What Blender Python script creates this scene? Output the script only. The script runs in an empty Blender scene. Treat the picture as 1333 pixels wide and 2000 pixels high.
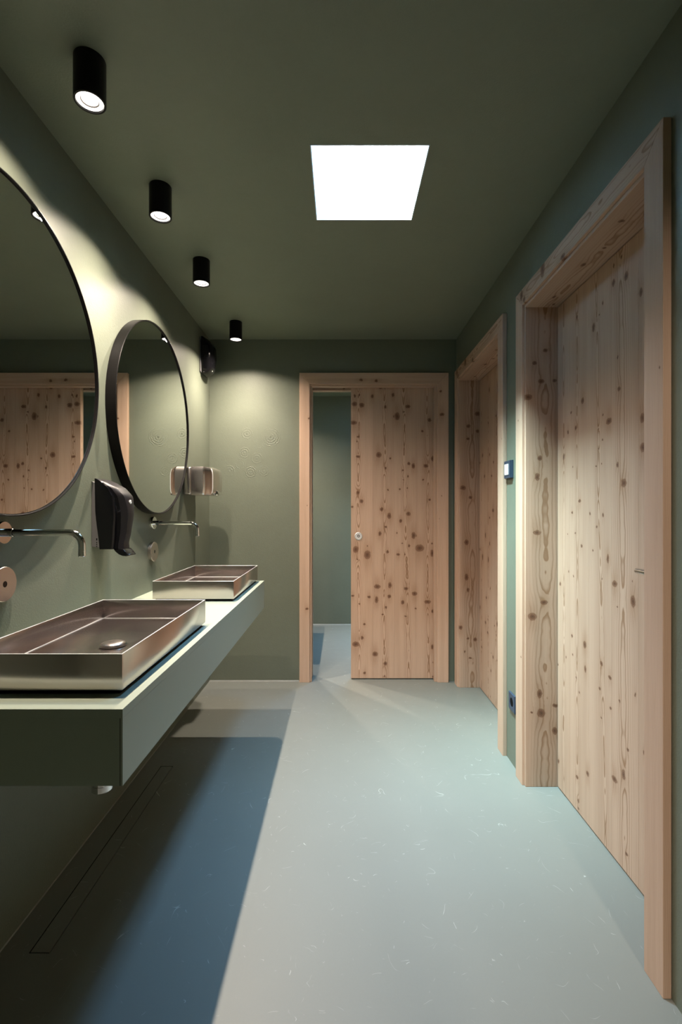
import bpy, bmesh, math, random
from mathutils import Vector, Matrix

random.seed(7)
SC = bpy.context.scene
COL = SC.collection

# ---------------------------------------------------------------- camera
CAM_H = 1.195
cam_d = bpy.data.cameras.new('camera')
cam_d.sensor_width = 36.0
cam_d.lens = 36.0 * 940.0 / 2000.0
cam_d.shift_y = -0.001
cam_d.clip_start = 0.02
cam = bpy.data.objects.new('camera', cam_d)
COL.objects.link(cam)
cam.location = (0, 0, CAM_H)
cam.rotation_euler = (math.radians(90), 0, 0)
SC.camera = cam

# ---------------------------------------------------------------- sky, exposure
SKY_TINT = (0.465, 0.755, 0.94)        # white balance is set for the warm lamps, so daylight looks blue
SKY_STRENGTH = 50.0
world = bpy.data.worlds.new('world')
SC.world = world
world.use_nodes = True
wn, wk = world.node_tree.nodes, world.node_tree.links
sky = wn.new('ShaderNodeTexSky')
sky.sky_type = 'NISHITA'
sky.sun_disc = False                 # sun veiled by haze
sky.dust_density = 6.0
sky.sun_elevation = math.radians(59.5)
sky.sun_rotation = math.radians(236)
tint = wn.new('ShaderNodeMix'); tint.data_type = 'RGBA'; tint.blend_type = 'MULTIPLY'
tint.inputs[0].default_value = 1.0; tint.inputs[7].default_value = (*SKY_TINT, 1)
wk.new(sky.outputs[0], tint.inputs[6]); wk.new(tint.outputs[2], wn['Background'].inputs[0])
wn['Background'].inputs[1].default_value = SKY_STRENGTH

SC.view_settings.view_transform = 'Standard'
SC.view_settings.look = 'None'
SC.view_settings.exposure = 0.0
SC.view_settings.gamma = 1.0
SC.view_settings.use_curve_mapping = False
cy = SC.cycles
cy.max_bounces = 14
cy.diffuse_bounces = 7
cy.glossy_bounces = 6
cy.transparent_max_bounces = 8
cy.caustics_reflective = False
cy.caustics_refractive = False
cy.sample_clamp_indirect = 6.0
cy.use_denoising = True

LAMP_WATTS = 160.0
LAMP_COLOUR = (1.0, 0.84, 0.69)


def portal(name, loc, sx, sy):
    """daylight portal in the mouth of a skylight: guides sampling of the sky, gives no light itself"""
    l = bpy.data.lights.new(name, 'AREA')
    l.shape = 'RECTANGLE'; l.size = sx; l.size_y = sy
    l.cycles.is_portal = True
    o = bpy.data.objects.new(name, l); COL.objects.link(o)
    o.location = loc
    return o


# ---------------------------------------------------------------- room numbers
XL, XR = -0.925, 0.81          # main room walls
YB, YF = 3.381, -2.40          # back wall, far wall of the lobby added behind the camera
ZC = 2.40                      # ceiling
YB2, YN = 3.52, 5.06           # back face of the back wall, far wall of the next room
SKY_X0, SKY_X1, SKY_Y0, SKY_Y1 = -0.103, 0.294, 1.582, 1.994
SHAFT = 0.52

portal('skylight_portal', ((SKY_X0 + SKY_X1) / 2, (SKY_Y0 + SKY_Y1) / 2, ZC + SHAFT - 0.02), SKY_X1 - SKY_X0, SKY_Y1 - SKY_Y0)
SKY2 = (0.10, 0.50, 3.95, 4.35)
portal('skylight_portal', ((SKY2[0] + SKY2[1]) / 2, (SKY2[2] + SKY2[3]) / 2, ZC + SHAFT - 0.02), 0.4, 0.4)

# ================================================================ materials
class NT:
    """small helper for building node trees"""
    def __init__(s, name):
        s.m = bpy.data.materials.new(name); s.m.use_nodes = True
        s.t = s.m.node_tree; s.n = s.t.nodes; s.l = s.t.links
        s.b = s.n['Principled BSDF']
    def new(s, typ, **kw):
        n = s.n.new(typ)
        for k, v in kw.items(): setattr(n, k, v)
        return n
    def set(s, sock, v):
        if hasattr(v, 'links') or isinstance(v, bpy.types.NodeSocket): s.l.new(v, sock)
        elif isinstance(v, (tuple, list)) and len(v) == 3 and sock.type == 'RGBA': sock.default_value = (*v, 1)
        else: sock.default_value = v
    def math(s, op, a, b=None, c=None, clamp=False):
        n = s.new('ShaderNodeMath', operation=op, use_clamp=clamp)
        s.set(n.inputs[0], a)
        if b is not None: s.set(n.inputs[1], b)
        if c is not None: s.set(n.inputs[2], c)
        return n.outputs[0]
    def vmath(s, op, a, b=None):
        n = s.new('ShaderNodeVectorMath', operation=op)
        s.set(n.inputs[0], a)
        if b is not None: s.set(n.inputs[1], b)
        return n.outputs['Value'] if op in ('LENGTH', 'DOT_PRODUCT', 'DISTANCE') else n.outputs[0]
    def noise(s, vec, scale=1.0, detail=2.0, rough=0.5, dist=0.0):
        n = s.new('ShaderNodeTexNoise')
        s.l.new(vec, n.inputs['Vector'])
        n.inputs['Scale'].default_value = scale; n.inputs['Detail'].default_value = detail
        n.inputs['Roughness'].default_value = rough; n.inputs['Distortion'].default_value = dist
        return n.outputs[0]
    def mix(s, f, a, b, blend='MIX'):
        n = s.new('ShaderNodeMix', data_type='RGBA', blend_type=blend)
        s.set(n.inputs[0], f); s.set(n.inputs[6], a); s.set(n.inputs[7], b)
        return n.outputs[2]
    def smooth(s, v, a, b, lo=0.0, hi=1.0):
        n = s.new('ShaderNodeMapRange', interpolation_type='SMOOTHSTEP')
        s.set(n.inputs[0], v)
        n.inputs[1].default_value = a; n.inputs[2].default_value = b
        n.inputs[3].default_value = lo; n.inputs[4].default_value = hi
        return n.outputs[0]
    def combine(s, x, y, z):
        n = s.new('ShaderNodeCombineXYZ')
        for i, v in enumerate((x, y, z)): s.set(n.inputs[i], v)
        return n.outputs[0]
    def sep(s, v):
        n = s.new('ShaderNodeSeparateXYZ'); s.l.new(v, n.inputs[0]); return n.outputs
    def obj(s): return s.new('ShaderNodeTexCoord').outputs['Object']
    def bump(s, h, strength, dist):
        n = s.new('ShaderNodeBump')
        n.inputs['Strength'].default_value = strength; n.inputs['Distance'].default_value = dist
        s.l.new(h, n.inputs['Height']); s.l.new(n.outputs[0], s.b.inputs['Normal'])
        return n
    def p(s, **kw):
        for k, v in kw.items(): s.set(s.b.inputs[k.replace('_', ' ')], v)
        return s.m


def simple(name, col, rough=0.5, metal=0.0, spec=0.5, coat=0.0, fine=0.0):
    t = NT(name)
    t.p(Base_Color=col, Roughness=rough, Metallic=metal)
    t.b.inputs['Specular IOR Level'].default_value = spec
    t.b.inputs['Coat Weight'].default_value = coat
    if fine:
        t.bump(t.noise(t.obj(), 900.0, 2.0), 0.25, fine)
    return t.m


def emit(name, col, strength):
    t = NT(name)
    t.p(Base_Color=col, Emission_Color=col, Emission_Strength=strength)
    return t.m


WALL_GREEN = (0.160, 0.180, 0.137)


def wall_paint(name, rosettes=(), tone=1.0):
    t = NT(name)
    o = t.obj()
    mottled = t.noise(o, 2.2, 4.0, 0.6)
    fine = t.noise(o, 45.0, 3.0, 0.6)
    v = t.math('MULTIPLY_ADD', mottled, 0.22 * tone, 0.86 * tone)
    v = t.math('ADD', v, t.math('MULTIPLY_ADD', fine, 0.10, -0.05))
    n = t.new('ShaderNodeVectorMath', operation='SCALE')
    n.inputs[0].default_value = WALL_GREEN
    t.set(n.inputs['Scale'], v)
    t.l.new(n.outputs[0], t.b.inputs['Base Color'])
    t.p(Roughness=0.50)
    t.b.inputs['Specular IOR Level'].default_value = 0.4
    h = t.math('MULTIPLY', t.noise(o, 190.0, 2.0, 0.5), 0.0007)
    h = t.math('ADD', h, t.math('MULTIPLY', t.noise(o, 9.0, 3.0, 0.5), 0.0008))
    if rosettes:                                    # embossed lace-like rosettes in the plaster
        xyz = t.sep(o)
        tot = None
        for k, (cx, cz, r) in enumerate(rosettes):
            dx = t.math('SUBTRACT', xyz[0], cx); dz = t.math('SUBTRACT', xyz[2], cz)
            d = t.math('SQRT', t.math('ADD', t.math('MULTIPLY', dx, dx), t.math('MULTIPLY', dz, dz)))
            ang = t.math('ARCTAN2', dz, dx)
            petal = t.math('SINE', t.math('MULTIPLY', ang, 10.0 + 2 * (k % 3)))
            d2 = t.math('ADD', d, t.math('MULTIPLY', petal, 0.0022))
            ring = t.math('SINE', t.math('MULTIPLY', d2, 2 * math.pi / 0.0155))
            mask = t.smooth(d, r, r * 0.75)
            w = t.math('MULTIPLY', ring, mask)
            tot = w if tot is None else t.math('MAXIMUM', tot, w)
        worn = t.smooth(t.noise(o, 14.0, 3.0, 0.6), 0.38, 0.62)
        h = t.math('ADD', h, t.math('MULTIPLY', t.math('MULTIPLY', tot, worn), 0.0017))
    t.bump(h, 0.8, 1.0)
    return t.m


def resin_floor():
    t = NT('resin_floor')
    o = t.obj()
    base = t.mix(t.noise(o, 1.3, 4.0, 0.55), (0.178, 0.188, 0.170), (0.206, 0.217, 0.196))
    fine = t.noise(o, 160.0, 3.0, 0.7)
    base = t.mix(t.math('MULTIPLY', t.smooth(fine, 0.35, 0.7), 0.10), base, (0.16, 0.17, 0.162))
    tot = None
    # faint curved scratches: thin level lines of warped noise, kept in sparse patches
    for sc, off, wd, lo in ((5.0, (0, 0, 0), 0.0022, 0.60), (9.0, (7.3, 2.1, 0), 0.0032, 0.58), (16.0, (3.3, 9.1, 0), 0.005, 0.60)):
        mp = t.vmath('ADD', o, off)
        n = t.noise(mp, sc, 1.0, 0.4, 0.8)
        line = t.smooth(t.math('ABSOLUTE', t.math('SUBTRACT', n, 0.5)), wd, 0.0)
        patch = t.smooth(t.noise(mp, sc * 1.7, 2.0, 0.5), lo, lo + 0.09)
        s = t.math('MULTIPLY', line, patch)
        tot = s if tot is None else t.math('MAXIMUM', tot, s)
    col = t.mix(t.math('MULTIPLY', tot, 0.8), base, (0.50, 0.52, 0.48))
    t.l.new(col, t.b.inputs['Base Color'])
    r = t.math('MULTIPLY_ADD', t.noise(o, 12.0, 4.0, 0.6), 0.14, 0.40)
    t.l.new(r, t.b.inputs['Roughness'])
    t.b.inputs['Specular IOR Level'].default_value = 0.42
    t.bump(t.noise(o, 420.0, 2.0), 0.3, 0.00015)
    return t.m


def steel(name, col, rough, axis, stretch=1.0):
    """brushed stainless steel, brush lines along the given axis (0, 1 or 2)"""
    t = NT(name)
    o = t.obj()
    sc = [700.0 * stretch] * 3
    sc[axis] = 5.0
    n = t.noise(t.vmath('MULTIPLY', o, tuple(sc)), 1.0, 3.0, 0.6)
    t.p(Base_Color=t.mix(n, tuple(c * 0.96 for c in col), col), Metallic=1.0)
    sm = t.noise(o, 6.0, 3.0, 0.6)
    t.l.new(t.math('ADD', t.math('MULTIPLY_ADD', n, 0.04, rough - 0.02), t.math('MULTIPLY_ADD', sm, 0.03, -0.015)), t.b.inputs['Roughness'])
    return t.m


# ---------------------------------------------------------------- knotty larch
def knot_group():
    g = bpy.data.node_groups.new('knot', 'ShaderNodeTree')
    it = g.interface
    for nm, ty in (('Point', 'NodeSocketVector'), ('Centre', 'NodeSocketVector'), ('Radius', 'NodeSocketFloat'),
                   ('Stretch', 'NodeSocketVector'), ('Nearest', 'NodeSocketFloat'), ('Push', 'NodeSocketFloat'), ('Shadow', 'NodeSocketFloat')):
        it.new_socket(nm, in_out='INPUT', socket_type=ty)
    for nm in ('Nearest', 'Push', 'Shadow'):
        it.new_socket(nm, in_out='OUTPUT', socket_type='NodeSocketFloat')
    n, l = g.nodes, g.links
    gi, go = n.new('NodeGroupInput'), n.new('NodeGroupOutput')
    def vm(op, a, b=None):
        x = n.new('ShaderNodeVectorMath'); x.operation = op; l.new(a, x.inputs[0])
        if isinstance(b, tuple): x.inputs[1].default_value = b
        elif b is not None: l.new(b, x.inputs[1])
        return x.outputs['Value'] if op == 'LENGTH' else x.outputs[0]
    def mm(op, a, b=None):
        x = n.new('ShaderNodeMath'); x.operation = op
        for i, v in enumerate((a, b)):
            if v is None: continue
            if isinstance(v, (int, float)): x.inputs[i].default_value = v
            else: l.new(v, x.inputs[i])
        return x.outputs[0]
    dv = vm('SUBTRACT', gi.outputs['Point'], gi.outputs['Centre'])
    d = mm('DIVIDE', vm('LENGTH', vm('MULTIPLY', dv, gi.outputs['Stretch'])), gi.outputs['Radius'])
    l.new(mm('MINIMUM', d, gi.outputs['Nearest']), go.inputs['Nearest'])
    ds = mm('DIVIDE', vm('LENGTH', vm('MULTIPLY', dv, (1.0, 1.0, 0.38))), gi.outputs['Radius'])
    e = mm('EXPONENT', mm('MULTIPLY', mm('MULTIPLY', ds, ds), -0.42))
    l.new(mm('ADD', gi.outputs['Push'], mm('MULTIPLY', e, mm('MULTIPLY', gi.outputs['Radius'], 0.8))), go.inputs['Push'])
    l.new(mm('MAXIMUM', mm('MULTIPLY', e, mm('MINIMUM', mm('MULTIPLY', gi.outputs['Radius'], 70.0), 1.0)), gi.outputs['Shadow']), go.inputs['Shadow'])
    return g


KNOT = knot_group()
WOOD_A, WOOD_B = (0.575, 0.402, 0.300), (0.505, 0.345, 0.250)
WOOD_LATE, WOOD_KNOT, WOOD_HEART = (0.27, 0.145, 0.075), (0.165, 0.075, 0.040), (0.065, 0.028, 0.016)


def wood(name, knots=(), u0=0.0, slope=0.0, seed=0.0, depth=0.012, tone=0.0, lines=1.0, swap=False, fw=0.0175, ring=0.0080):
    """knotty larch: growth rings cut along the board (local z), knots at (u, v, r) on the board's face.
    u0 = where the flame figure runs, slope = its drift along the board."""
    t = NT(name)
    o = t.obj()
    x, y, z = t.sep(o)
    if swap: x = y
    else: x = t.math('MULTIPLY_ADD', y, 0.8, x)          # end grain side shows length-wise lines too
    low = t.combine(t.math('MULTIPLY', x, 2.2), seed * 3.1 + 0.7, t.math('MULTIPLY', z, 1.9))
    wav = t.math('SUBTRACT', t.noise(low, 1.0, 2.0, 0.5), 0.5)
    low2 = t.combine(seed * 1.7, t.math('MULTIPLY', z, 2.3), t.math('MULTIPLY', x, 1.4))
    dep = t.math('SUBTRACT', t.noise(low2, 1.0, 4.0, 0.6), 0.5)
    near, push, halo = None, None, None
    wob = t.combine(x, seed, z)
    wv = t.new('ShaderNodeTexNoise'); t.l.new(wob, wv.inputs['Vector']); wv.inputs['Scale'].default_value = 70.0; wv.inputs['Detail'].default_value = 3.0
    pt = t.vmath('ADD', t.combine(x, 0.0, z), t.vmath('MULTIPLY', t.vmath('SUBTRACT', wv.outputs['Color'], (0.5, 0.5, 0.5)), (0.011, 0.0, 0.011)))
    for (ku, kv, kr) in knots:
        g = t.new('ShaderNodeGroup'); g.node_tree = KNOT
        t.l.new(pt, g.inputs['Point'])
        g.inputs['Centre'].default_value = (ku, 0, kv); g.inputs['Radius'].default_value = kr * 1.2
        a_ = random.uniform(0.75, 1.35); g.inputs['Stretch'].default_value = (a_, 1.0, 1.0 / a_)
        if near is None:
            g.inputs['Nearest'].default_value = 99.0; g.inputs['Push'].default_value = 0.0; g.inputs['Shadow'].default_value = 0.0
        else:
            t.l.new(near, g.inputs['Nearest']); t.l.new(push, g.inputs['Push']); t.l.new(halo, g.inputs['Shadow'])
        near, push, halo = g.outputs
    u = t.math('SUBTRACT', x, u0)
    if slope: u = t.math('SUBTRACT', u, t.math('MULTIPLY', z, slope))
    u = t.math('ADD', u, t.math('MULTIPLY', wav, 0.030))
    d = t.math('MULTIPLY_ADD', dep, 0.055, depth)
    rho = t.math('SQRT', t.math('ADD', t.math('MULTIPLY', u, u), t.math('MULTIPLY', d, d)))
    if push is not None: rho = t.math('ADD', rho, push)
    jit = t.noise(t.combine(t.math('MULTIPLY', x, 60.0), seed, t.math('MULTIPLY', z, 5.0)), 1.0, 2.0, 0.5)
    ph = t.math('ADD', t.math('MULTIPLY', rho, 1 / ring), t.math('MULTIPLY', jit, 0.35))
    fr = t.math('FRACT', ph)
    late = t.math('MULTIPLY', t.smooth(fr, 0.50, 0.88), t.smooth(fr, 1.0, 0.92))
    flame = t.math('EXPONENT', t.math('MULTIPLY', t.math('MULTIPLY', u, u), -1 / (2 * fw ** 2)))
    amt = t.math('MULTIPLY_ADD', flame, 0.80, 0.10)
    if halo is not None: amt = t.math('MAXIMUM', amt, t.math('MULTIPLY', halo, 0.6))
    late = t.math('MULTIPLY', t.math('MULTIPLY', late, amt), 0.95 * lines)
    fr2 = t.math('FRACT', t.math('ADD', t.math('MULTIPLY', rho, 1 / 0.0031), jit))          # fine quarter-sawn rings beside the flame
    late = t.math('MAXIMUM', late, t.math('MULTIPLY', t.smooth(fr2, 0.35, 0.95), t.math('MULTIPLY_ADD', flame, -0.16, 0.18)))
    broad = t.noise(t.combine(t.math('MULTIPLY', x, 22.0), seed + 4.0, t.math('MULTIPLY', z, 0.8)), 1.0, 3.0, 0.6)
    fibre = t.noise(t.combine(t.math('MULTIPLY', x, 420.0), seed, t.math('MULTIPLY', z, 9.0)), 1.0, 2.0, 0.6)
    tn = 1.0 + tone
    col = t.mix(t.smooth(broad, 0.3, 0.7), tuple(c * tn for c in WOOD_A), tuple(c * tn for c in WOOD_B))
    col = t.mix(t.math('MULTIPLY', t.smooth(fibre, 0.4, 0.75), 0.16), col, (0.36, 0.22, 0.13))
    col = t.mix(late, col, WOOD_LATE)
    if near is not None:
        col = t.mix(t.math('MULTIPLY', halo, 0.42), col, (0.33, 0.185, 0.105))  # brown halo in the wood around each knot
        ringk = t.math('MULTIPLY_ADD', t.math('SINE', t.math('MULTIPLY', near, 17.0)), 0.12, 0.80)
        col = t.mix(t.math('MULTIPLY', t.smooth(near, 1.15, 0.70), ringk), col, WOOD_KNOT)
        col = t.mix(t.math('MULTIPLY', t.smooth(near, 0.62, 0.15), 0.55), col, WOOD_HEART)
    t.l.new(col, t.b.inputs['Base Color'])
    t.p(Roughness=0.58)
    t.b.inputs['Specular IOR Level'].default_value = 0.3
    t.bump(t.math('ADD', late, t.math('MULTIPLY', fibre, 0.35)), 0.35, 0.0004)
    return t.m


M = {}
M['wall'] = wall_paint('wall_paint')
M['ceiling'] = wall_paint('ceiling_paint', (), 1.4)
M['wall_back'] = wall_paint('wall_paint_embossed', [(-0.635, 1.468, 0.053), (-0.592, 1.565, 0.046), (-0.495, 1.716, 0.078), (-0.678, 1.605, 0.042),
                            (-0.786, 1.477, 0.048), (-0.66, 1.74, 0.05), (-0.542, 1.477, 0.043), (-0.708, 1.526, 0.04), (-0.572, 1.655, 0.038)])
M['floor'] = resin_floor()
M['laminate'] = simple('sage_laminate', (0.315, 0.360, 0.285), 0.42, fine=0.00006)
M['laminate_edge'] = simple('dark_laminate_edge', (0.02, 0.022, 0.018), 0.5)
M['black'] = simple('black_powder_coat', (0.005, 0.0045, 0.0045), 0.36, spec=0.12)
M['black_gloss'] = simple('black_gloss_plastic', (0.004, 0.004, 0.005), 0.14, spec=0.3)
M['black_satin'] = simple('black_satin_plastic', (0.010, 0.009, 0.011), 0.38, spec=0.35)
M['grey_plastic'] = simple('grey_plastic', (0.13, 0.125, 0.128), 0.5)
M['white_plastic'] = simple('white_plastic', (0.80, 0.80, 0.78), 0.35)
M['white_lining'] = simple('white_lining', (0.55, 0.57, 0.57), 0.6)
M['void'] = simple('dark_recess', (0.004, 0.004, 0.004), 0.9, spec=0.1)
M['chrome'] = simple('chrome', (0.80, 0.79, 0.77), 0.06, metal=1.0)
M['mirror'] = simple('mirror_silver', (0.86, 0.88, 0.86), 0.0, metal=1.0)
M['basin_x'] = steel('brushed_steel_basin', (0.58, 0.52, 0.49), 0.20, 0)
M['basin_y'] = steel('brushed_steel_basin_side', (0.58, 0.52, 0.49), 0.20, 1)
M['steel_z'] = steel('brushed_steel', (0.74, 0.69, 0.655), 0.24, 2)
M['steel_disc'] = steel('brushed_steel_plate', (0.62, 0.56, 0.52), 0.26, 2)
M['satin_white_metal'] = simple('satin_nickel', (0.86, 0.86, 0.86), 0.38, metal=0.6)
M['switch'] = simple('anthracite_switch', (0.030, 0.050, 0.085), 0.33)
M['lens'] = emit('lamp_lens', (1.0, 0.93, 0.84), 3.5)
M['lens_ring'] = simple('lamp_retaining_ring', (0.30, 0.26, 0.24), 0.4)

gt = NT('skylight_glass')
gl = gt.new('ShaderNodeBsdfGlossy'); gl.inputs['Roughness'].default_value = 0.02
tr = gt.new('ShaderNodeBsdfTransparent'); tr.inputs[0].default_value = (0.93, 0.97, 0.97, 1)
fz = gt.new('ShaderNodeFresnel'); fz.inputs[0].default_value = 1.45
mxs = gt.new('ShaderNodeMixShader')
gt.l.new(fz.outputs[0], mxs.inputs[0]); gt.l.new(tr.outputs[0], mxs.inputs[1]); gt.l.new(gl.outputs[0], mxs.inputs[2])
gt.l.new(mxs.outputs[0], gt.n['Material Output'].inputs['Surface'])
M['glass'] = gt.m

# ================================================================ object helpers
WL = {}            # world location of every object we place (no object with children is rotated)


def wl(o): return WL.get(o.name, Vector((0, 0, 0)))


def finish(o, parent, loc):
    COL.objects.link(o)
    WL[o.name] = Vector(loc)
    if parent is not None:
        o.parent = parent
        o.location = Vector(loc) - wl(parent)
    else:
        o.location = Vector(loc)
    return o


def tag(o, label=None, cat=None, group=None, kind=None):
    if label: o['label'] = label
    if cat: o['category'] = cat
    if group: o['group'] = group
    if kind: o['kind'] = kind
    return o


def empty(name, loc, label=None, cat=None, group=None, kind=None, parent=None):
    o = bpy.data.objects.new(name, None)
    o.empty_display_size = 0.05
    finish(o, parent, loc)
    return tag(o, label, cat, group, kind)


def mesh(name, bm, mat, parent=None, origin=None, smooth=None):
    """bm is in world coordinates; the object's origin goes to `origin` (default: its parent's)"""
    loc = Vector(origin) if origin is not None else (wl(parent) if parent is not None else Vector((0, 0, 0)))
    bmesh.ops.translate(bm, verts=bm.verts, vec=-loc)
    bmesh.ops.recalc_face_normals(bm, faces=bm.faces)
    me = bpy.data.meshes.new(name)
    bm.to_mesh(me); bm.free()
    for m in (mat if isinstance(mat, (list, tuple)) else [mat]): me.materials.append(m)
    if smooth:
        for p in me.polygons: p.use_smooth = True
        me.set_sharp_from_angle(angle=math.radians(smooth))
    return finish(bpy.data.objects.new(name, me), parent, loc)


def box(bm, x0, x1, y0, y1, z0, z1, bev=0.0, seg=1):
    b = bmesh.new()
    vs = [b.verts.new(p) for p in ((x0, y0, z0), (x1, y0, z0), (x1, y1, z0), (x0, y1, z0), (x0, y0, z1), (x1, y0, z1), (x1, y1, z1), (x0, y1, z1))]
    for f in ((0, 3, 2, 1), (4, 5, 6, 7), (0, 1, 5, 4), (1, 2, 6, 5), (2, 3, 7, 6), (3, 0, 4, 7)): b.faces.new([vs[i] for i in f])
    if bev: bmesh.ops.bevel(b, geom=b.edges[:], offset=bev, segments=seg, profile=0.5, affect='EDGES')
    merge(bm, b)
    return bm


def merge(bm, b):
    b.verts.index_update()
    vm = [bm.verts.new(v.co) for v in b.verts]
    for f in b.faces:
        nf = bm.faces.new([vm[v.index] for v in f.verts]); nf.material_index = f.material_index
    b.free()


def grid_wall(us, vs, holes, make):
    """solid slab cut from cells; holes = cells left out; make(u, v, s) -> point, s = 0 or 1 across the thickness"""
    bm = bmesh.new()
    def solid(i, j): return 0 <= i < len(us) - 1 and 0 <= j < len(vs) - 1 and (i, j) not in holes
    def quad(*ps): bm.faces.new([bm.verts.new(p) for p in ps])
    for i in range(len(us) - 1):
        for j in range(len(vs) - 1):
            if not solid(i, j): continue
            a, b, c, d = us[i], us[i + 1], vs[j], vs[j + 1]
            for s in (0, 1): quad(make(a, c, s), make(b, c, s), make(b, d, s), make(a, d, s))
            if not solid(i - 1, j): quad(make(a, c, 0), make(a, d, 0), make(a, d, 1), make(a, c, 1))
            if not solid(i + 1, j): quad(make(b, c, 0), make(b, d, 0), make(b, d, 1), make(b, c, 1))
            if not solid(i, j - 1): quad(make(a, c, 0), make(b, c, 0), make(b, c, 1), make(a, c, 1))
            if not solid(i, j + 1): quad(make(a, d, 0), make(b, d, 0), make(b, d, 1), make(a, d, 1))
    bmesh.ops.remove_doubles(bm, verts=bm.verts, dist=1e-6)
    return bm


def axis_point(axis, c, r, a, h):
    """point of a lathe about a world axis through c"""
    ca, sa = r * math.cos(a), r * math.sin(a)
    return {'x': (c[0] + h, c[1] + ca, c[2] + sa), 'y': (c[0] + ca, c[1] + h, c[2] + sa), 'z': (c[0] + ca, c[1] + sa, c[2] + h)}[axis]


def lathe(bm, axis, c, prof, seg=40, close=True):
    """prof = [(radius, height)]; radius 0 makes a pole"""
    rings = []
    for r, h in prof:
        if r < 1e-7: rings.append([bm.verts.new(axis_point(axis, c, 0, 0, h))])
        else: rings.append([bm.verts.new(axis_point(axis, c, r, 2 * math.pi * k / seg, h)) for k in range(seg)])
    for A, B in zip(rings, rings[1:]):
        for k in range(seg):
            k2 = (k + 1) % seg
            if len(A) == 1 and len(B) == 1: continue
            if len(A) == 1: bm.faces.new((A[0], B[k], B[k2]))
            elif len(B) == 1: bm.faces.new((A[k], A[k2], B[0]))
            else: bm.faces.new((A[k], A[k2], B[k2], B[k]))
    if close:
        for R in (rings[0], rings[-1]):
            if len(R) > 1: bm.faces.new(R)
    return bm


def tube(bm, pts, r, seg=20):
    pts = [Vector(p) for p in pts]
    rings = []
    up = None
    for i, p in enumerate(pts):
        d = (pts[min(i + 1, len(pts) - 1)] - pts[max(i - 1, 0)]).normalized()
        if up is None: up = Vector((0, 1, 0)) if abs(d.y) < 0.9 else Vector((1, 0, 0))
        s = d.cross(up).normalized(); q = s.cross(d).normalized(); up = q
        rings.append([bm.verts.new(p + r * (math.cos(2 * math.pi * k / seg) * s + math.sin(2 * math.pi * k / seg) * q)) for k in range(seg)])
    for A, B in zip(rings, rings[1:]):
        for k in range(seg): bm.faces.new((A[k], A[(k + 1) % seg], B[(k + 1) % seg], B[k]))
    bm.faces.new(rings[0]); bm.faces.new(rings[-1])
    return bm


def prism(bm, prof, make, w0, w1, bev=0.0):
    """extrude a closed outline (list of pairs) between w0 and w1; make(a, b, w) -> point"""
    b = bmesh.new()
    A = [b.verts.new(make(p, q, w0)) for p, q in prof]; B = [b.verts.new(make(p, q, w1)) for p, q in prof]
    b.faces.new(A); b.faces.new(B)
    n = len(prof)
    for i in range(n): b.faces.new((A[i], A[(i + 1) % n], B[(i + 1) % n], B[i]))
    if bev: bmesh.ops.bevel(b, geom=b.edges[:], offset=bev, segments=2, profile=0.5, affect='EDGES')
    merge(bm, b)
    return bm


BASIS = {                       # columns: where the board's local x (width), y (thickness), z (length) point in the world
    'back_up': ((1, 0, 0), (0, 1, 0), (0, 0, 1)),
    'back_head': ((0, 0, 1), (0, -1, 0), (1, 0, 0)),
    'right_up': ((0, 1, 0), (-1, 0, 0), (0, 0, 1)),
    'right_head': ((0, 0, 1), (1, 0, 0), (0, 1, 0)),
    'back_soffit': ((0, 1, 0), (0, 0, 1), (1, 0, 0)),
    'back_side': ((0, 1, 0), (-1, 0, 0), (0, 0, 1)),
    'right_soffit': ((1, 0, 0), (0, 0, -1), (0, 1, 0)),
}


def board(name, basis, loc, x, y, z, mat, parent, z_at_x1=None, bev=0.0012):
    """a board in local coordinates: x, y, z ranges; z_at_x1 = its length range along the far edge when the ends are mitred"""
    bm = bmesh.new()
    za, zb = z, (z_at_x1 or z)
    P = [(x[0], y[0], za[0]), (x[1], y[0], zb[0]), (x[1], y[1], zb[0]), (x[0], y[1], za[0]),
         (x[0], y[0], za[1]), (x[1], y[0], zb[1]), (x[1], y[1], zb[1]), (x[0], y[1], za[1])]
    vs = [bm.verts.new(p) for p in P]
    for f in ((0, 3, 2, 1), (4, 5, 6, 7), (0, 1, 5, 4), (1, 2, 6, 5), (2, 3, 7, 6), (3, 0, 4, 7)): bm.faces.new([vs[i] for i in f])
    if bev: bmesh.ops.bevel(bm, geom=bm.edges[:], offset=bev, segments=1, affect='EDGES')
    bmesh.ops.recalc_face_normals(bm, faces=bm.faces)
    me = bpy.data.meshes.new(name); bm.to_mesh(me); bm.free()
    me.materials.append(mat)
    o = bpy.data.objects.new(name, me)
    finish(o, parent, loc)
    R = Matrix((BASIS[basis][0], BASIS[basis][1], BASIS[basis][2])).transposed()
    o.rotation_euler = R.to_euler()
    return o


# ================================================================ the room
def structure(name, bm, mat, label, cat, origin=(0, 0, 0)):
    return tag(mesh(name, bm, mat, None, origin), label, cat, kind='structure')


DR = dict(x0=-0.845, x1=-0.787, y0=1.300, y1=2.255)             # linear drain recess
xs = [-1.40, DR['x0'], DR['x1'], 1.40]; ys = [YF - 0.1, DR['y0'], DR['y1'], YN + 0.1]
floor = structure('floor', grid_wall(xs, ys, {(1, 1)}, lambda u, v, s: (u, v, -0.06 * s)), M['floor'],
                  'scuffed grey green poured resin floor with scratches, running through the sliding door', 'floor')

xs = [-1.40, SKY_X0, SKY2[0], SKY_X1, SKY2[1], 1.40]; ys = [YF - 0.1, SKY_Y0, SKY_Y1, SKY2[2], SKY2[3], YN + 0.1]
structure('ceiling', grid_wall(xs, ys, {(1, 1), (2, 1), (2, 3), (3, 3)}, lambda u, v, s: (u, v, ZC + 0.12 * s)), M['ceiling'],
          'olive green painted ceiling with a square skylight opening', 'ceiling')

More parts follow.
